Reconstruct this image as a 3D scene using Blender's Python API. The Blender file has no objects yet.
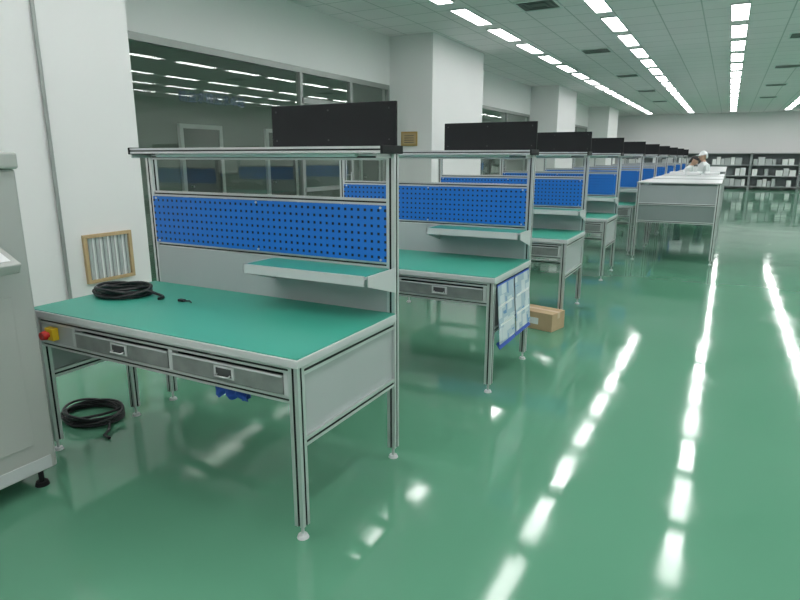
import bpy, bmesh, math, random
from mathutils import Vector, Matrix, noise
random.seed(4)
S = bpy.context.scene
COL = S.collection

# ---------------------------------------------------------------- materials
def new_mat(name):
    m = bpy.data.materials.new(name); m.use_nodes = True
    return m, m.node_tree.nodes, m.node_tree.links, m.node_tree.nodes['Principled BSDF']

def mat(name, col, rough=0.5, metal=0.0, var=0.04, vscale=6.0, bump=0.0, bscale=60, spec=0.5):
    m, N, L, B = new_mat(name)
    B.inputs['Roughness'].default_value = rough
    B.inputs['Metallic'].default_value = metal
    B.inputs['Specular IOR Level'].default_value = spec
    tc = N.new('ShaderNodeTexCoord')
    nz = N.new('ShaderNodeTexNoise'); nz.inputs['Scale'].default_value = vscale
    nz.inputs['Detail'].default_value = 4
    L.new(tc.outputs['Object'], nz.inputs['Vector'])
    mx = N.new('ShaderNodeMix'); mx.data_type = 'RGBA'
    mx.inputs['A'].default_value = (*[c*(1-var) for c in col], 1)
    mx.inputs['B'].default_value = (*[min(1, c*(1+var)) for c in col], 1)
    L.new(nz.outputs['Fac'], mx.inputs['Factor'])
    L.new(mx.outputs['Result'], B.inputs['Base Color'])
    if bump > 0:
        n2 = N.new('ShaderNodeTexNoise'); n2.inputs['Scale'].default_value = bscale
        L.new(tc.outputs['Object'], n2.inputs['Vector'])
        b = N.new('ShaderNodeBump'); b.inputs['Strength'].default_value = bump
        b.inputs['Distance'].default_value = 0.005
        L.new(n2.outputs['Fac'], b.inputs['Height']); L.new(b.outputs['Normal'], B.inputs['Normal'])
    return m

def emis(name, col, strength):
    m, N, L, B = new_mat(name)
    B.inputs['Base Color'].default_value = (.9, .9, .9, 1)
    B.inputs['Emission Color'].default_value = (*col, 1)
    B.inputs['Emission Strength'].default_value = strength
    return m

M_wall = mat('wall_paint', (0.80, 0.795, 0.80), 0.6, var=.02, vscale=.7)
M_alu = mat('aluminium', (0.66, 0.67, 0.68), 0.35, metal=0.7, var=.03, vscale=20)
M_slot = mat('slot_black', (0.012, 0.012, 0.014), 0.5)
M_teal = mat('esd_mat_teal', (0.045, 0.33, 0.245), 0.45, var=.05, vscale=3)
M_panel = mat('panel_grey', (0.42, 0.45, 0.46), 0.4, var=.02)
M_edge = mat('edge_grey', (0.55, 0.57, 0.58), 0.4)
M_black = mat('panel_black', (0.012, 0.013, 0.015), 0.6, var=.1, spec=.25)
M_rubber = mat('cable_rubber', (0.012, 0.013, 0.015), 0.45)
M_steel = mat('drawer_steel', (0.30, 0.31, 0.31), 0.35, metal=.5, var=.3, vscale=14)
M_darkin = mat('dark_interior', (0.05, 0.052, 0.055), 0.6)
M_machine = mat('machine_grey', (0.42, 0.43, 0.415), 0.5, var=.02, bump=.08, bscale=300)
M_red = mat('estop_red', (0.6, 0.02, 0.015), 0.35)
M_yellow = mat('estop_yellow', (0.8, 0.5, 0.02), 0.4)
M_white = mat('white_plastic', (0.78, 0.79, 0.8), 0.45)
M_wood = mat('pale_wood', (0.50, 0.36, 0.2), 0.5, var=.12, vscale=18)
M_card = mat('cardboard', (0.50, 0.36, 0.22), 0.8, var=.08, vscale=12)
M_tape = mat('tape', (0.6, 0.46, 0.3), 0.35)
M_bluecl = mat('blue_cloth', (0.02, 0.08, 0.42), 0.7, var=.2, vscale=20)
M_frame = mat('window_frame_metal', (0.34, 0.36, 0.35), 0.4, metal=.4)
M_gold = mat('plaque_gold', (0.5, 0.33, 0.12), 0.35, metal=.6)
M_rack = mat('rack_grey', (0.36, 0.39, 0.40), 0.5, metal=.1)
M_rackin = mat('rack_back', (0.22, 0.25, 0.26), 0.6)
M_vent = mat('vent_dark', (0.12, 0.13, 0.13), 0.5)
M_corr = mat('corridor_paint', (0.27, 0.31, 0.28), 0.7)
M_doorp = mat('corridor_door', (0.12, 0.13, 0.12), 0.4)
M_skin = mat('skin', (0.62, 0.38, 0.28), 0.5)
M_coat = mat('cleanroom_coat', (0.8, 0.82, 0.84), 0.75, bump=.2, bscale=30)
M_trous = mat('trousers', (0.05, 0.06, 0.09), 0.8)
M_hair = mat('hair_black', (0.012, 0.01, 0.01), 0.5)
M_rowtop = mat('row_panel', (0.33, 0.36, 0.37), 0.5)
M_rowlow = mat('row_panel_low', (0.22, 0.26, 0.26), 0.5)
M_lamp = emis('lamp_diffuser', (1.0, 0.975, 0.97), 18.5)
M_corrfill = emis('corridor_fill_glow', (1.0, 1.0, .95), 5.0)  # glow for the added corridor fill, not a real fixture

def print_mat():
    m, N, L, B = new_mat('printed_sheet')
    tc = N.new('ShaderNodeTexCoord')
    nz = N.new('ShaderNodeTexVoronoi'); nz.inputs['Scale'].default_value = 9; nz.distance = 'CHEBYCHEV'
    L.new(tc.outputs['Object'], nz.inputs['Vector'])
    cr = N.new('ShaderNodeValToRGB'); cr.color_ramp.interpolation = 'CONSTANT'
    cr.color_ramp.elements[0].color = (.6, .66, .72, 1); cr.color_ramp.elements[1].color = (.12, .25, .5, 1)
    cr.color_ramp.elements[1].position = .62
    e = cr.color_ramp.elements.new(.4); e.color = (.38, .48, .6, 1)
    L.new(nz.outputs['Distance'], cr.inputs[0]); L.new(cr.outputs[0], B.inputs['Base Color'])
    B.inputs['Roughness'].default_value = .25
    return m
M_print = print_mat()

def pegboard_mat():
    m, N, L, B = new_mat('pegboard_blue')
    B.inputs['Roughness'].default_value = 0.38
    tc = N.new('ShaderNodeTexCoord'); sp = N.new('ShaderNodeSeparateXYZ')
    L.new(tc.outputs['Object'], sp.inputs[0])
    def cell(sock, off, pitch):
        a = N.new('ShaderNodeMath'); a.operation = 'ADD'; a.inputs[1].default_value = off; L.new(sock, a.inputs[0])
        d = N.new('ShaderNodeMath'); d.operation = 'DIVIDE'; d.inputs[1].default_value = pitch; L.new(a.outputs[0], d.inputs[0])
        f = N.new('ShaderNodeMath'); f.operation = 'FRACT'; L.new(d.outputs[0], f.inputs[0])
        s = N.new('ShaderNodeMath'); s.operation = 'SUBTRACT'; s.inputs[1].default_value = .5; L.new(f.outputs[0], s.inputs[0])
        ab = N.new('ShaderNodeMath'); ab.operation = 'ABSOLUTE'; L.new(s.outputs[0], ab.inputs[0])
        lt = N.new('ShaderNodeMath'); lt.operation = 'LESS_THAN'; lt.inputs[1].default_value = .175; L.new(ab.outputs[0], lt.inputs[0])
        return lt.outputs[0]
    a = cell(sp.outputs['X'], 10.0, 0.038); b = cell(sp.outputs['Z'], -1.052, 0.038)
    mu = N.new('ShaderNodeMath'); mu.operation = 'MULTIPLY'; L.new(a, mu.inputs[0]); L.new(b, mu.inputs[1])
    mx = N.new('ShaderNodeMix'); mx.data_type = 'RGBA'
    mx.inputs['A'].default_value = (0.010, 0.165, 0.62, 1); mx.inputs['B'].default_value = (0.005, 0.008, 0.02, 1)
    L.new(mu.outputs[0], mx.inputs['Factor']); L.new(mx.outputs['Result'], B.inputs['Base Color'])
    return m
M_peg = pegboard_mat()

def floor_mat():
    m, N, L, B = new_mat('green_epoxy')
    tc = N.new('ShaderNodeTexCoord')
    n1 = N.new('ShaderNodeTexNoise'); n1.inputs['Scale'].default_value = .8; n1.inputs['Detail'].default_value = 5
    L.new(tc.outputs['Object'], n1.inputs['Vector'])
    mx = N.new('ShaderNodeMix'); mx.data_type = 'RGBA'
    mx.inputs['A'].default_value = (0.097, 0.268, 0.172, 1); mx.inputs['B'].default_value = (0.114, 0.302, 0.197, 1)
    L.new(n1.outputs['Fac'], mx.inputs['Factor']); L.new(mx.outputs['Result'], B.inputs['Base Color'])
    n3 = N.new('ShaderNodeTexNoise'); n3.inputs['Scale'].default_value = 1.7; n3.inputs['Detail'].default_value = 6
    L.new(tc.outputs['Object'], n3.inputs['Vector'])
    mr = N.new('ShaderNodeMapRange'); mr.inputs['From Min'].default_value = .35; mr.inputs['From Max'].default_value = .7
    mr.inputs['To Min'].default_value = .045; mr.inputs['To Max'].default_value = .12
    L.new(n3.outputs['Fac'], mr.inputs['Value']); L.new(mr.outputs[0], B.inputs['Roughness'])
    n2 = N.new('ShaderNodeTexNoise'); n2.inputs['Scale'].default_value = 3.0; n2.inputs['Detail'].default_value = 2
    L.new(tc.outputs['Object'], n2.inputs['Vector'])
    b = N.new('ShaderNodeBump'); b.inputs['Strength'].default_value = .15; b.inputs['Distance'].default_value = .006
    L.new(n2.outputs['Fac'], b.inputs['Height']); L.new(b.outputs['Normal'], B.inputs['Normal'])
    B.inputs['IOR'].default_value = 1.46
    return m

def ceil_mat():
    m, N, L, B = new_mat('ceiling_tiles')
    tc = N.new('ShaderNodeTexCoord')
    br = N.new('ShaderNodeTexBrick'); br.offset = 0; br.squash = 1
    br.inputs['Scale'].default_value = 1.0
    br.inputs['Brick Width'].default_value = .6; br.inputs['Row Height'].default_value = .6
    br.inputs['Mortar Size'].default_value = .010; br.inputs['Mortar Smooth'].default_value = .1
    br.inputs['Color1'].default_value = (.90, .83, .86, 1); br.inputs['Color2'].default_value = (.87, .80, .83, 1)
    br.inputs['Mortar'].default_value = (.55, .53, .54, 1)
    L.new(tc.outputs['Object'], br.inputs['Vector']); L.new(br.outputs['Color'], B.inputs['Base Color'])
    B.inputs['Roughness'].default_value = .7
    return m

def glass_mat():
    m = bpy.data.materials.new('partition_glass'); m.use_nodes = True
    N = m.node_tree.nodes; L = m.node_tree.links; N.clear()
    o = N.new('ShaderNodeOutputMaterial'); t = N.new('ShaderNodeBsdfTransparent'); g = N.new('ShaderNodeBsdfGlossy')
    t.inputs['Color'].default_value = (.80, .86, .82, 1); g.inputs['Color'].default_value = (.85, .9, .87, 1)
    g.inputs['Roughness'].default_value = .01
    lw = N.new('ShaderNodeLayerWeight'); lw.inputs['Blend'].default_value = .5
    p = N.new('ShaderNodeMath'); p.operation = 'POWER'; p.inputs[1].default_value = 2.5; L.new(lw.outputs['Facing'], p.inputs[0])
    q = N.new('ShaderNodeMath'); q.operation = 'MULTIPLY_ADD'; q.inputs[1].default_value = .7; q.inputs[2].default_value = .10; L.new(p.outputs[0], q.inputs[0])
    mx = N.new('ShaderNodeMixShader')
    L.new(q.outputs[0], mx.inputs[0]); L.new(t.outputs[0], mx.inputs[1]); L.new(g.outputs[0], mx.inputs[2])
    L.new(mx.outputs[0], o.inputs['Surface'])
    return m
M_floor = floor_mat(); M_ceil = ceil_mat(); M_glass = glass_mat()

# ---------------------------------------------------------------- mesh builder
class MB:
    def __init__(s): s.v = []; s.f = []; s.m = []; s.sm = []; s.mats = []
    def mi(s, m):
        if m not in s.mats: s.mats.append(m)
        return s.mats.index(m)
    def add(s, vs, fs, m, smooth=False):
        o = len(s.v); s.v += [tuple(v) for v in vs]; k = s.mi(m)
        for f in fs: s.f.append([i+o for i in f]); s.m.append(k); s.sm.append(smooth)
    def box(s, x0, x1, y0, y1, z0, z1, m, M=None):
        vs = [Vector(p) for p in ((x0,y0,z0),(x1,y0,z0),(x1,y1,z0),(x0,y1,z0),(x0,y0,z1),(x1,y0,z1),(x1,y1,z1),(x0,y1,z1))]
        if M: vs = [M @ v for v in vs]
        s.add(vs, [(0,3,2,1),(4,5,6,7),(0,1,5,4),(1,2,6,5),(2,3,7,6),(3,0,4,7)], m)
    def bbox(s, x0, x1, y0, y1, z0, z1, m, b=.006, M=None):
        bm = bmesh.new(); bmesh.ops.create_cube(bm, size=1)
        for v in bm.verts: v.co = Vector(((x0+x1)/2+v.co.x*(x1-x0), (y0+y1)/2+v.co.y*(y1-y0), (z0+z1)/2+v.co.z*(z1-z0)))
        bmesh.ops.bevel(bm, geom=bm.edges[:], offset=b, segments=2, affect='EDGES', profile=.5)
        s.frombm(bm, m, M)
    def frombm(s, bm, m, M=None, smooth=False):
        bm.verts.index_update()
        vs = [(M @ v.co) if M else v.co.copy() for v in bm.verts]
        s.add(vs, [[v.index for v in f.verts] for f in bm.faces], m, smooth); bm.free()
    def cyl(s, p0, p1, r, m, n=16, r2=None):
        p0 = Vector(p0); p1 = Vector(p1); r2 = r if r2 is None else r2
        d = (p1-p0).normalized(); a = d.orthogonal().normalized(); b = d.cross(a)
        vs = []
        for p, rr in ((p0, r), (p1, r2)):
            for i in range(n):
                t = 2*math.pi*i/n; vs.append(p+a*rr*math.cos(t)+b*rr*math.sin(t))
        s.add(vs, [(i, (i+1) % n, n+(i+1) % n, n+i) for i in range(n)], m, True)
        s.add(vs[:n], [list(range(n))[::-1]], m); s.add(vs[n:], [list(range(n))], m)
    def ell(s, c, r, m, seg=20, ring=12, M=None):
        bm = bmesh.new(); bmesh.ops.create_uvsphere(bm, u_segments=seg, v_segments=ring, radius=1)
        for v in bm.verts: v.co = Vector((v.co.x*r[0], v.co.y*r[1], v.co.z*r[2]))+Vector(c)
        s.frombm(bm, m, M, True)
    def prof(s, axis, lo, hi, a, b, w=.045, h=None, m=None, slot=.010, d=.007):
        """slotted aluminium extrusion along axis; centre (a,b) on the other two axes"""
        h = h or w; k = slot/2; W = w/2; H = h/2
        P = [(-W,-H),(-k,-H),(-k,-H+d),(k,-H+d),(k,-H),(W,-H),(W,-k),(W-d,-k),(W-d,k),(W,k),(W,H),(k,H),(k,H-d),(-k,H-d),(-k,H),(-W,H),(-W,k),(-W+d,k),(-W+d,-k),(-W,-k)]
        def P3(p, t):
            if axis == 'z': return (a+p[0], b+p[1], t)
            if axis == 'x': return (t, a+p[0], b+p[1])
            return (a+p[0], t, b+p[1])
        n = len(P); vs = [P3(p, lo) for p in P]+[P3(p, hi) for p in P]
        for i in range(n):
            j = (i+1) % n
            inner = i in (1,2,3,6,7,8,11,12,13,16,17,18)
            s.add([vs[i], vs[j], vs[n+j], vs[n+i]], [(0,1,2,3)], M_slot if inner else (m or M_alu))
        s.add(vs[:n], [list(range(n))[::-1]], m or M_alu); s.add(vs[n:], [list(range(n))], m or M_alu)
    def tube(s, pts, r, m, n=8):
        pts = [Vector(p) for p in pts]; rings = []
        for i, p in enumerate(pts):
            d = (pts[min(i+1, len(pts)-1)]-pts[max(i-1, 0)]).normalized()
            up = Vector((0,0,1)) if abs(d.z) < .9 else Vector((1,0,0))
            a = d.cross(up).normalized(); b = d.cross(a)
            rings.append([p+a*r*math.cos(2*math.pi*k/n)+b*r*math.sin(2*math.pi*k/n) for k in range(n)])
        vs = [v for q in rings for v in q]; fs = []
        for i in range(len(pts)-1):
            for k in range(n): fs.append((i*n+k, i*n+(k+1) % n, (i+1)*n+(k+1) % n, (i+1)*n+k))
        s.add(vs, fs, m, True)
    def mesh(s, name):
        me = bpy.data.meshes.new(name); me.from_pydata(s.v, [], s.f)
        for m in s.mats: me.materials.append(m)
        me.polygons.foreach_set('material_index', s.m); me.polygons.foreach_set('use_smooth', s.sm)
        me.update()
        bm = bmesh.new(); bm.from_mesh(me); bmesh.ops.recalc_face_normals(bm, faces=bm.faces[:]); bm.to_mesh(me); bm.free()
        return me
    def build(s, name, loc=(0,0,0), rz=0):
        return inst(name, s.mesh(name), loc, rz)

def inst(name, me, loc=(0,0,0), rz=0):
    o = bpy.data.objects.new(name, me); o.location = loc; o.rotation_euler = (0,0,rz); COL.objects.link(o); return o

# ---------------------------------------------------------------- room shell
XW, XG, XR = -4.87, -5.79, 7.2
Y0, Y1, CH = -4.0, 35.5, 3.7
b = MB(); b.box(-9.2, XR+.15, Y0-.15, Y1+.15, -.12, 0, M_floor); b.build('floor')
b = MB(); b.box(-9.2, XR+.15, Y0-.15, Y1+.15, CH, CH+.12, M_ceil); b.build('ceiling')
b = MB(); b.box(-9.2, XR+.15, Y1, Y1+.15, 0, CH, M_wall); b.build('wall_back')
b = MB(); b.box(-9.2, XR+.15, Y0-.15, Y0, 0, CH, M_wall); b.build('wall_front')
b = MB(); b.box(XR, XR+.15, Y0, Y1, 0, CH, M_wall); b.build('wall_right')
b = MB()
bays = [(3.94, 10.34), (12.9, 19.5), (22.0, 28.5), (31.0, Y1)]
solid = [(Y0, 3.94), (10.34, 12.9), (19.5, 22.0), (28.5, 31.0)]
for a, c in solid: b.box(XG-.12, XW, a, c, 0, CH, M_wall)
for a, c in bays: b.box(XG-.12, XG+.04, a, c, 2.85, CH, M_wall)
b.build('wall_left')
b = MB(); b.box(-9.2, -9.05, Y0, Y1, 0, CH, M_corr); b.build('wall_corridor')
b = MB()
for a, c in solid: b.box(XW, XW+.015, a, c, 0, .1, M_frame)
b.build('baseboard_left')
b = MB(); b.box(XG, XR, Y1-.015, Y1, 0, .1, M_frame); b.build('baseboard_back')
b = MB(); b.cyl((XW+.02, 3.08, 0), (XW+.02, 3.08, CH), .016, M_frame, 12)
b.build('wall_conduit')

mull = [[7.64, 9.02], [15.1, 17.3], [24.2, 26.4], [33.2]]
for i, (a, c) in enumerate(bays):
    b = MB(); f = .035
    b.box(XG-f, XG+f, a, c, 2.77, 2.85, M_frame); b.box(XG-f, XG+f, a, c, 0, .12, M_frame)
    b.box(XG-f, XG+f, a, a+.06, .12, 2.77, M_frame); b.box(XG-f, XG+f, c-.06, c, .12, 2.77, M_frame)
    for y in mull[i]: b.box(XG-f, XG+f, y-.035, y+.035, .12, 2.77, M_frame)
    if len(mull[i]) > 1:
        b.box(XG-f, XG+f, mull[i][0], c, 2.34, 2.42, M_frame)
        b.box(XG-f, XG+f, mull[i][0], mull[i][1], 1.02, 1.08, M_frame)
        b.cyl((XG+.08, mull[i][1]-.12, .9), (XG+.08, mull[i][1]-.12, 1.3), .012, M_alu)
        for z in (.95, 1.25): b.cyl((XG, mull[i][1]-.12, z), (XG+.08, mull[i][1]-.12, z), .008, M_alu)
    b.add([(XG, a+.06, .12), (XG, c-.06, .12), (XG, c-.06, 2.77), (XG, a+.06, 2.77)], [(0,1,2,3)], M_glass)
    b.build('window_%d' % (i+1))
k = 0
for y in (5.0, 8.2, 10.6, 14.5, 18.0, 24.0):
    k += 1; b = MB()
    b.box(-9.048, -8.98, y, y+.08, 0, 2.15, M_white); b.box(-9.048, -8.98, y+1.0, y+1.08, 0, 2.15, M_white)
    b.box(-9.048, -8.98, y+.08, y+1.0, 2.07, 2.15, M_white); b.box(-9.04, -9.0, y+.08, y+1.0, 0, 2.07, M_doorp)
    b.cyl((-9.0, y+.2, 1.0), (-8.94, y+.2, 1.0), .02, M_alu)
    b.build('door_%d' % k)
def lettering(body, y, z, size):
    cu = bpy.data.curves.new('glass_lettering', 'FONT'); cu.body = body; cu.size = size; cu.extrude = .001
    o = bpy.data.objects.new('glass_lettering', cu); COL.objects.link(o)
    o.rotation_euler = (math.radians(90), 0, math.radians(90)); o.location = (XG+.008, y, z)
    cu.materials.append(M_corrlet)
M_corrlet = mat('lettering_blue_grey', (0.08, 0.13, 0.20), .5)
lettering('\u7cbe\u76ca\u6c42\u7cbe\u8ffd\u6c42\u5353\u8d8a', 5.3, 2.2, .14)
lettering('\u5168\u5458\u54c1\u8d28', 8.15, 2.1, .14)

# ceiling lamps
b = MB(); b.box(-.115, .115, -.58, .58, -.012, 0, M_lamp)
for x in (-.13, .115): b.box(x, x+.015, -.595, .595, -.02, 0, M_alu)
for y in (-.595, .58): b.box(-.115, .115, y, y+.015, -.02, 0, M_alu)
b.box(-.004, .004, -.58, .58, -.016, -.012, M_alu)
lamp = b.mesh('ceiling_lamp')
for x in (-3.82, -1.92, -.10, 2.12, 3.95, 5.75):
    y = 7.95-1.6*7
    while y < 34.5:
        inst('ceiling_lamp', lamp, (x, y, CH)); y += 1.6
b = MB(); b.box(-.14, .14, -.58, .58, -.012, 0, M_corrfill)  # invented fill panels, added to brighten the corridor behind the glass
for x in (-.155, .14): b.box(x, x+.015, -.595, .595, -.02, 0, M_alu)
cfill = b.mesh('corridor_fill_panel')
for i in range(12): inst('corridor_fill_panel', cfill, (-7.5, 1.5+i*2.8, CH))
b = MB()
for i, s_ in enumerate((.30, .22, .14)):
    z = -.015
    b.box(-s_, s_, -s_, -s_+.035, z, 0, M_white if i == 0 else M_vent); b.box(-s_, s_, s_-.035, s_, z, 0, M_white if i == 0 else M_vent)
    b.box(-s_, -s_+.035, -s_+.035, s_-.035, z, 0, M_white if i == 0 else M_vent); b.box(s_-.035, s_, -s_+.035, s_-.035, z, 0, M_white if i == 0 else M_vent)
b.box(-.27, .27, -.27, .27, -.006, 0, M_vent)
vent = b.mesh('ceiling_air_vent')
for x in (-2.7, 1.0, 4.8):
    for y in (4.9, 9.3, 13.7, 18.1, 22.5, 26.9): inst('ceiling_air_vent', vent, (x, y, CH))

# ---------------------------------------------------------------- workbench
def workbench():
    b = MB(); W = 1.65; D = .785
    for x in (0, -W):
        for y in (0, D):
            b.cyl((x, y, 0), (x, y, .014), .026, M_edge, 20, .02); b.cyl((x, y, .014), (x, y, .07), .007, M_alu, 10)
        b.prof('z', .06, .757, x, 0); b.prof('z', .06, 1.565, x, D)
        b.prof('y', .0225, D-.0225, x, .43, .04); b.prof('y', .0225, D-.0225, x, .735, .04)
        b.box(x-.005, x+.005, .02, D-.02, .448, .717, M_panel)
    b.cyl((-W, .50, 0), (-W, .50, .014), .024, M_edge, 20, .02); b.cyl((-W, .5, .014), (-W, .5, .07), .007, M_alu, 10)
    b.prof('z', .06, .41, -W, .50, .04)
    for z in (.74, .615): b.prof('x', -W+.0225, -.0225, 0, z, .034, .03, slot=.008)
    b.prof('x', -W+.0225, -.0225, D, .43, .04); b.prof('x', -W+.0225, -.0225, D, .735, .04)
    b.bbox(-W-.035, .035, -.035, .762, .757, .793, M_edge, .004)
    b.bbox(-W-.030, .030, -.030, .757, .7915, .7975, M_teal, .0015)
    b.box(-W+.0225, -1.37, -.012, .0, .63, .725, M_panel)
    for x in (-1.36, -.685, -.04): b.box(x-.012, x+.012, -.015, .02, .63, .725, M_edge)
    for x0, x1 in ((-1.345, -.70), (-.67, -.055)):
        b.box(x0, x1, -.018, -.008, .633, .712, M_steel); b.box(x0, x1, -.008, .45, .633, .64, M_darkin)
        b.box(x0, x0+.01, -.008, .45, .64, .70, M_darkin); b.box(x1-.01, x1, -.008, .45, .64, .70, M_darkin)
        b.box(x0, x1, .44, .45, .64, .70, M_darkin)
        b.box(x0, x1, -.026, -.018, .706, .713, M_edge)
        c = (x0+x1)/2
        b.box(c-.055, c+.055, -.024, -.018, .648, .700, M_edge); b.box(c-.042, c+.042, -.026, -.024, .656, .692, M_darkin)
        b.tube([(c-.036, -.024, .664), (c-.036, -.04, .660), (c+.036, -.04, .660), (c+.036, -.024, .664)], .004, M_alu)
    b.box(-W+.02, -.02, .762, .774, .745, 1.02, M_panel)
    for z in (1.032, 1.338, 1.55): b.prof('x', -W+.0225, -.0225, D, z, .034, .03, slot=.008)
    b.box(-W+.022, -.022, D-.028, D-.022, 1.048, 1.322, M_peg)
    for x in (-W+.05, -.825, -.05):
        for z in (1.058, 1.312): b.cyl((x, D-.034, z), (x, D-.028, z), .006, M_alu, 10)
    b.prof('x', -W+.03, .03, D-.15, 1.583, .03, .03, slot=.008); b.prof('x', -W+.03, .03, D+.01, 1.583, .03, .03, slot=.008)
    b.box(-W+.03, .02, D-.135, D-.005, 1.578, 1.592, M_white)
    for x in (-W+.018, .03): b.bbox(x, x+.012, D-.17, D+.03, 1.564, 1.602, M_black, .003)
    for x in (0, -W+.02):
        b.box(x-.003, x+.003, D-.15, D-.02, 1.545, 1.570, M_alu)
    b.cyl((-W+.15, D-.08, 1.562), (-.15, D-.08, 1.562), .013, M_white, 14)
    b.bbox(-.69, .035, D-.03, D-.012, 1.60, 1.80, M_black, .003)
    for x in (-.60, -.12): b.box(x-.015, x+.015, D-.012, D-.004, 1.56, 1.70, M_alu)
    for x in (-.66, -.34, .0):
        for z in (1.63, 1.77): b.cyl((x, D-.033, z), (x, D-.03, z), .004, M_darkin, 8)
    b.box(-.72, .0, .52, D-.03, 1.005, 1.015, M_edge); b.box(-.715, -.005, .525, D-.03, 1.015, 1.019, M_teal)
    b.box(-.72, .0, .512, .52, .975, 1.022, M_edge)
    for x in (-.72, .018):
        vs = [(x, .512, 1.022), (x, D-.02, 1.022), (x, D-.02, .90), (x, .512, .975)]
        vs += [(p[0]+.006, p[1], p[2]) for p in vs]
        b.add(vs, [(0,1,2,3), (7,6,5,4), (0,4,5,1), (1,5,6,2), (2,6,7,3), (3,7,4,0)], M_edge)
    b.bbox(-W+.05, -1.15, .28, .60, .52, .715, M_darkin, .005); b.box(-W+.05, -1.15, .27, .28, .50, .60, M_edge)
    b.box(-W+.03, -.03, D-.07, D-.025, .56, .62, M_edge)
    return b.mesh('workbench')
WB = workbench()
bench_pos = [(-1.404, 1.763), (-1.275, 3.645), (-1.29, 5.70), (-1.30, 7.92), (-1.30, 10.3), (-1.30, 12.6), (-1.30, 15.0), (-1.30, 17.5), (-1.30, 20.0), (-1.30, 22.5)]
for p in bench_pos: inst('workbench', WB, (p[0], p[1], 0))

b = MB(); b.bbox(-.032, .032, -.035, 0, -.032, .032, M_yellow, .004)
b.cyl((0, -.035, 0), (0, -.05, 0), .014, M_red, 20); b.cyl((0, -.05, 0), (0, -.072, 0), .024, M_red, 24, .020)
b.build('emergency_stop_button', (-2.92, 1.7505, .682))

def coil(name, loc, R, loops, tail, r=.008, hgt=.05):
    b = MB(); pts = []; n = 30
    for i in range(int(loops*n)):
        t = 2*math.pi*i/n; q = i/(loops*n)
        rr = R*(1+.16*math.sin(i*.21)+.05*math.sin(t*2.3+1))
        pts.append((rr*math.cos(t)+.012*math.sin(i*.13), rr*.8*math.sin(t)+.012*math.cos(i*.17), r+hgt*q*(0.55+.45*math.sin(t*1.3))))
    for p in tail: pts.append(p)
    b.tube(pts, r, M_rubber, 8); return b.build(name, loc)
coil('cable_coil', (-2.93, 2.15, .798), .155, 12, [(.19, .03, .04), (.22, .06, .02), (.26, .07, .009), (.29, .05, .009), (.30, .01, .009)])
coil('cable_coil', (-3.27, 2.10, 0), .18, 12, [(.22, -.02, .03), (.27, -.07, .009), (.3, -.12, .009), (.36, -.13, .009)], hgt=.07)
b = MB(); b.bbox(-.02, .02, -.012, .012, 0, .014, M_rubber, .003); b.tube([(.02, 0, .007), (.05, .01, .007), (.08, -.01, .007)], .004, M_rubber); b.build('cable_connector', (-2.5, 2.2, .798))

b = MB(); bm = bmesh.new(); bmesh.ops.create_grid(bm, x_segments=24, y_segments=12, size=.5)
for v in bm.verts:
    x, y = v.co.x, v.co.y
    v.co = Vector((x*.20, .012*math.sin(x*22)+.006*math.sin(y*9), -.03+y*.06-.012*math.cos(x*17)))
b.frombm(bm, M_bluecl, smooth=True)
bm = bmesh.new(); bmesh.ops.create_grid(bm, x_segments=24, y_segments=12, size=.5)
for v in bm.verts:
    x, y = v.co.x, v.co.y
    v.co = Vector((x*.16+.02, .02+.012*math.sin(x*19+1), -.03+y*.06+.008*math.cos(x*14)))
b.frombm(bm, M_bluecl, smooth=True)
b.build('blue_glove_cloth', (-1.79, 1.80, .595))

b = MB()
def sheet(x, y0, y1, z0, z1, m, tl):
    vs = [(x+tl, y0, z0), (x+tl, y1, z0), (x, y1, z1), (x, y0, z1)]
    vs += [(p[0]+.004, p[1], p[2]) for p in vs]
    b.add(vs, [(0,1,2,3), (7,6,5,4), (0,4,5,1), (1,5,6,2), (2,6,7,3), (3,7,4,0)], m)
sheet(.026, .04, .37, .33, .725, M_print, .03); sheet(.026, .40, .74, .33, .725, M_print, .03)
for y0, y1 in ((.035, .375), (.395, .745)):
    sheet(.033, y0, y1, .30, .335, M_bluecl, .026); sheet(.0245, y0, y1, .715, .735, M_bluecl, .002)
    for z in (.45, .58): sheet(.048 if z < .5 else .038, y0+.03, y1-.03, z, z+.015, M_white, .0)
b.build('hanging_document_sleeves', (-1.275, 3.645, 0))

b = MB(); b.bbox(-.19, .19, -.12, .12, 0, .165, M_card, .003); b.box(-.191, .191, -.025, .025, .1645, .1665, M_tape)
b.box(-.1915, -.19, -.025, .025, .11, .1665, M_tape); b.box(.19, .1915, -.025, .025, .11, .1665, M_tape)
b.box(-.08, .05, -.1215, -.12, .05, .11, M_white)
b.build('cardboard_box', (-1.41, 5.42, 0), math.radians(-14))

b = MB()
b.box(0, .03, -.24, .24, 0, .03, M_wood); b.box(0, .03, -.24, .24, .40, .43, M_wood)
b.box(0, .03, -.24, -.21, .03, .40, M_wood); b.box(0, .03, .21, .24, .03, .40, M_wood)
b.box(0, .006, -.21, .21, .03, .40, M_edge)
for i in range(11):
    y = -.195+i*.037; b.box(.006, .02, y, y+.014, .03, .40, M_white if i % 2 else M_panel)
b.build('wooden_framed_grille', (XW+.001, 3.5, .46))
b = MB(); b.bbox(-.17, .17, -.02, 0, -.13, .13, M_gold, .005); b.box(-.14, .14, -.024, -.02, -.1, .1, M_wood)
for i in range(4): b.box(-.1, .1, -.026, -.024, -.07+i*.04, -.06+i*.04, M_darkin)
b.build('wall_plaque', (-5.33, 10.339, 1.88))

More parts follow.
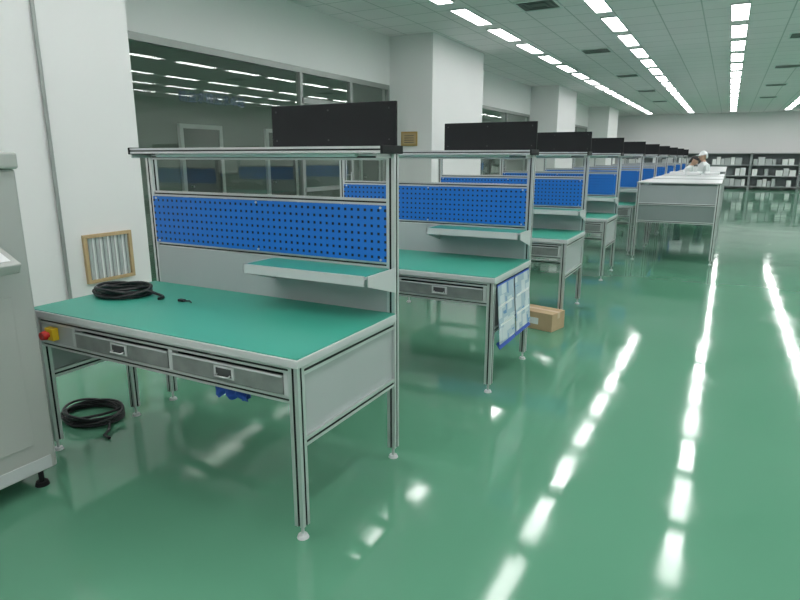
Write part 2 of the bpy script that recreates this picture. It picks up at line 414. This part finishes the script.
# ---------------------------------------------------------------- machine on left
b = MB()
b.bbox(-.9, 0, -1.35, 0, .09, 1.50, M_machine, .012)
b.bbox(-.9, .02, -1.30, .005, 1.50, 1.57, M_machine, .01)
b.box(-.001, .004, -1.30, -.03, .10, .16, M_edge)
b.bbox(-.001, .005, -1.2, -.10, .24, .95, M_machine, .002)
for x in (-.82, -.05):
    for y in (-1.28, -.06):
        b.cyl((x, y, 0), (x, y, .02), .032, M_black, 20, .027); b.cyl((x, y, .02), (x, y, .095), .012, M_black, 12)
Mc = Matrix.Translation((.07, -.29, 1.16)) @ Matrix.Rotation(math.radians(24), 4, 'Y')
b.bbox(-.13, .13, -.22, .15, -.03, .015, M_machine, .006, Mc); b.box(-.10, .10, -.19, .12, .015, .018, M_white, Mc)
b.box(0, .10, -.40, -.2, 1.02, 1.10, M_machine)
b.build('inspection_machine', (-2.725, 1.56, 0))

# ---------------------------------------------------------------- second row, backs of benches
def line_bench():
    b = MB(); W = 1.08; D = 1.5
    for x in (0, W):
        for y in (0, D):
            b.cyl((x, y, 0), (x, y, .014), .026, M_edge, 16, .02); b.cyl((x, y, .014), (x, y, .07), .007, M_alu, 8)
            b.prof('z', .06, 1.17, x, y)
        for z in (1.15, .60): b.prof('y', .0225, D-.0225, x, z, .04)
    for y in (0, D):
        for z in (.60, .865): b.prof('x', .0225, W-.0225, y, z, .04, .03)
        b.box(.02, W-.02, y-.006, y+.006, .615, .85, M_rowlow); b.box(.02, W-.02, y-.006, y+.006, .88, 1.14, M_rowtop)
    b.bbox(-.03, W+.03, -.03, D+.03, 1.165, 1.185, M_panel, .004)
    b.bbox(.02, W-.02, .03, D-.03, .79, .82, M_teal, .003)
    b.prof('y', .0225, D-.0225, 0, .805, .03); b.prof('y', .0225, D-.0225, W, .805, .03)
    return b.mesh('assembly_line_bench')
LB = line_bench()
for y in (9.85, 11.75, 13.65, 17.9, 19.8, 21.7, 23.6, 25.5): inst('assembly_line_bench', LB, (-1.17, y, 0))

# ---------------------------------------------------------------- back racks (each loaded with boxes)
for i in range(6):
    b = MB(); W = 2.0; D = .5
    for x in (0, W):
        for y in (0, D): b.box(x-.02, x+.02, y-.02, y+.02, 0, 1.75, M_rack)
    for z in (.12, .62, 1.14, 1.70): b.box(-.02, W+.02, -.02, D+.02, z, z+.04, M_rack)
    b.box(0, W, D, D+.01, .12, 1.7, M_rackin)
    for x in (0, W): b.box(x-.004, x+.004, 0, D, .2, 1.7, M_rack)
    for z in (.16, .66, 1.18):
        xx = .08
        while xx < 1.75:
            w = random.uniform(.16, .3); h = random.uniform(.24, .38)
            if random.random() < .8: b.box(xx, xx+w-.03, .02, .4, z, z+h, random.choice([M_white, M_white, M_white, M_edge, M_panel]))
            xx += w
    b.build('storage_rack', (-5.2+i*2.05, 34.4, 0))
b = MB()
for i in range(3):
    b.bbox(0+.33*i, .28+.33*i, 0, .35, 0, .06, M_white, .006)
b.build('parts_trays', (-1.09, 14.1, 1.185))

# ---------------------------------------------------------------- people
def person(name, loc, rz, h=1.0, cap=True, bend=0.0):
    def B(p):
        p = Vector(p)
        if p.z > .95:
            q = Matrix.Rotation(bend, 3, 'X') @ (p-Vector((0, 0, .95))); return q+Vector((0, 0, .95))
        return p
    V = [((0,0,.93),.135),((0,0,1.08),.125),((0,0,1.27),.14),((0,.0,1.40),.085),((0,-.005,1.47),.052),((0,-.01,1.53),.05),
         ((.15,0,1.37),.068),((.215,-.01,1.12),.05),((.15,-.22,1.02),.034),((-.15,0,1.37),.068),((-.215,-.01,1.12),.05),((-.15,-.22,1.02),.034),
         ((.09,0,.84),.095),((.095,-.01,.48),.06),((.095,.02,.10),.042),((.10,-.12,.045),.04),
         ((-.09,0,.84),.095),((-.095,-.01,.48),.06),((-.095,.02,.10),.042),((-.10,-.12,.045),.04)]
    E = [(0,1),(1,2),(2,3),(3,4),(4,5),(3,6),(6,7),(7,8),(3,9),(9,10),(10,11),(0,12),(12,13),(13,14),(14,15),(0,16),(16,17),(17,18),(18,19)]
    def skin(V, E, sub=2, bent=True):
        me = bpy.data.meshes.new('tmp'); me.from_pydata([B(p) if bent else Vector(p) for p, r in V], E, [])
        o = bpy.data.objects.new('tmp', me); COL.objects.link(o)
        md = o.modifiers.new('s', 'SKIN')
        for i, (p, r) in enumerate(V): me.skin_vertices[0].data[i].radius = (r, r*(.78 if i < 3 and len(V) > 10 else 1))
        me.skin_vertices[0].data[0].use_root = True
        sb = o.modifiers.new('b', 'SUBSURF'); sb.levels = sub
        dg = bpy.context.evaluated_depsgraph_get(); dg.update()
        ev = bpy.data.meshes.new_from_object(o.evaluated_get(dg))
        vs = [v.co.copy() for v in ev.vertices]; fs = [list(p.vertices) for p in ev.polygons]
        bpy.data.objects.remove(o); return vs, fs
    b = MB(); vs, fs = skin(V, E)
    neckz = B((0, 0, 1.47)).z
    def pick(c):
        if c.z < .085: return M_black
        if c.z < .8: return M_trous
        if c.z > neckz and abs(c.x) < .07: return M_skin
        return M_coat
    o0 = len(b.v); b.v += [tuple(v) for v in vs]
    for f in fs:
        c = sum((vs[i] for i in f), Vector())/len(f)
        b.f.append([i+o0 for i in f]); b.m.append(b.mi(pick(c))); b.sm.append(True)
    n = 28; rings = [(.98, .165, .125), (.85, .185, .145), (.70, .195, .155), (.56, .205, .165)]
    vs = [(rx*math.cos(2*math.pi*k/n)*(1+.03*math.sin(k*2)), ry*math.sin(2*math.pi*k/n), z) for z, rx, ry in rings for k in range(n)]
    b.add(vs, [(i*n+k, i*n+(k+1) % n, (i+1)*n+(k+1) % n, (i+1)*n+k) for i in range(3) for k in range(n)], M_coat, True)
    for s_ in (1, -1):
        w = B((s_*.15, -.22, 1.02)); d = Vector((-s_*.2, -.9, -.25)).normalized()
        pv, pf = skin([(w, .026), (w+d*.05, .036), (w+d*.085, .032)], [(0,1),(1,2)], 2, False); b.add(pv, pf, M_skin, True)
        side = Vector((1, 0, 0)); side = (side-d*side.dot(d)).normalized(); dn = Vector((0, 0, -1)); dn = (dn-d*dn.dot(d)).normalized()
        for i, L_ in enumerate((.062, .072, .068, .052)):
            r0 = w+d*.075+side*s_*(-.027+.018*i)
            pv, pf = skin([(r0, .009), (r0+d*L_*.5+dn*.006, .0085), (r0+d*L_*.8+dn*.022, .008), (r0+d*L_*.85+dn*.04, .0065)], [(0,1),(1,2),(2,3)], 1, False); b.add(pv, pf, M_skin, True)
        r0 = w+d*.03-side*s_*.028
        pv, pf = skin([(r0, .011), (r0+d*.03-side*s_*.022, .01), (r0+d*.055-side*s_*.02+dn*.015, .008)], [(0,1),(1,2)], 1, False); b.add(pv, pf, M_skin, True)
    hc = B((0, -.015, 1.605)); HM = Matrix.Translation(hc) @ Matrix.Rotation(bend*1.2, 4, 'X')
    bm = bmesh.new(); bmesh.ops.create_uvsphere(bm, u_segments=28, v_segments=18, radius=1)
    for v in bm.verts:
        x, y, z = v.co
        sx = .076*(1-.28*max(0, -z)); sy = .095*(1-.1*max(0, -z))
        v.co = Vector((x*sx, y*sy-(.012*max(0, -z) if y < 0 else -.0), z*.118))
        if y > 0 and z < -.3: v.co.y *= .8
    b.frombm(bm, M_skin, HM, True)
    b.ell((0, -.098, -.015), (.012, .018, .02), M_skin, M=HM)
    for s_ in (1, -1):
        b.ell((s_*.03, -.084, .012), (.014, .009, .008), M_white, M=HM); b.ell((s_*.03, -.090, .012), (.006, .005, .006), M_hair, M=HM)
        b.ell((s_*.03, -.086, .032), (.018, .006, .004), M_hair, M=HM)
        b.ell((s_*.078, 0, -.005), (.01, .018, .03), M_skin, M=HM)
    b.ell((0, -.088, -.055), (.022, .008, .006), M_red, 16, 8, M=HM)
    bm = bmesh.new(); bmesh.ops.create_uvsphere(bm, u_segments=28, v_segments=18, radius=1)
    dl = [v for v in bm.verts if v.co.z < (-.5 if v.co.y > .1 else .22)]
    bmesh.ops.delete(bm, geom=dl, context='VERTS')
    for v in bm.verts: v.co = Vector((v.co.x*.087, v.co.y*.106+.006, v.co.z*.13+.002))
    b.frombm(bm, M_coat if cap else M_hair, HM, True)
    if cap:
        b.cyl(HM @ Vector((0, .0, .03)), HM @ Vector((0, 0, .055)), .1, M_coat, 28, .098)
        b.bbox(-.06, .06, -.15, -.08, .03, .037, M_coat, .003, HM)
    else:
        b.ell((0, .085, -.02), (.05, .03, .09), M_hair, M=HM)
    o = b.build(name, loc, rz); o.scale = (h, h, h); return o
person('standing_worker', (-.50, 16.6, 0), math.radians(-60), .98, True, math.radians(6))
person('standing_worker', (-1.0, 16.9, 0), math.radians(75), .94, False, math.radians(22))

# ---------------------------------------------------------------- camera & world
cam = bpy.data.cameras.new('camera'); co = bpy.data.objects.new('camera', cam); COL.objects.link(co)
cam.sensor_width = 36; cam.lens = 600/800*36; cam.clip_end = 100
co.location = (0, 0, 1.55); co.rotation_euler = (math.radians(90-13.41), 0, math.radians(28.15))
S.camera = co
w = bpy.data.worlds.new('world'); S.world = w; w.use_nodes = True
w.node_tree.nodes['Background'].inputs[0].default_value = (.6, .65, .7, 1); w.node_tree.nodes['Background'].inputs[1].default_value = .1
S.view_settings.view_transform = 'Standard'; S.view_settings.exposure = -.36
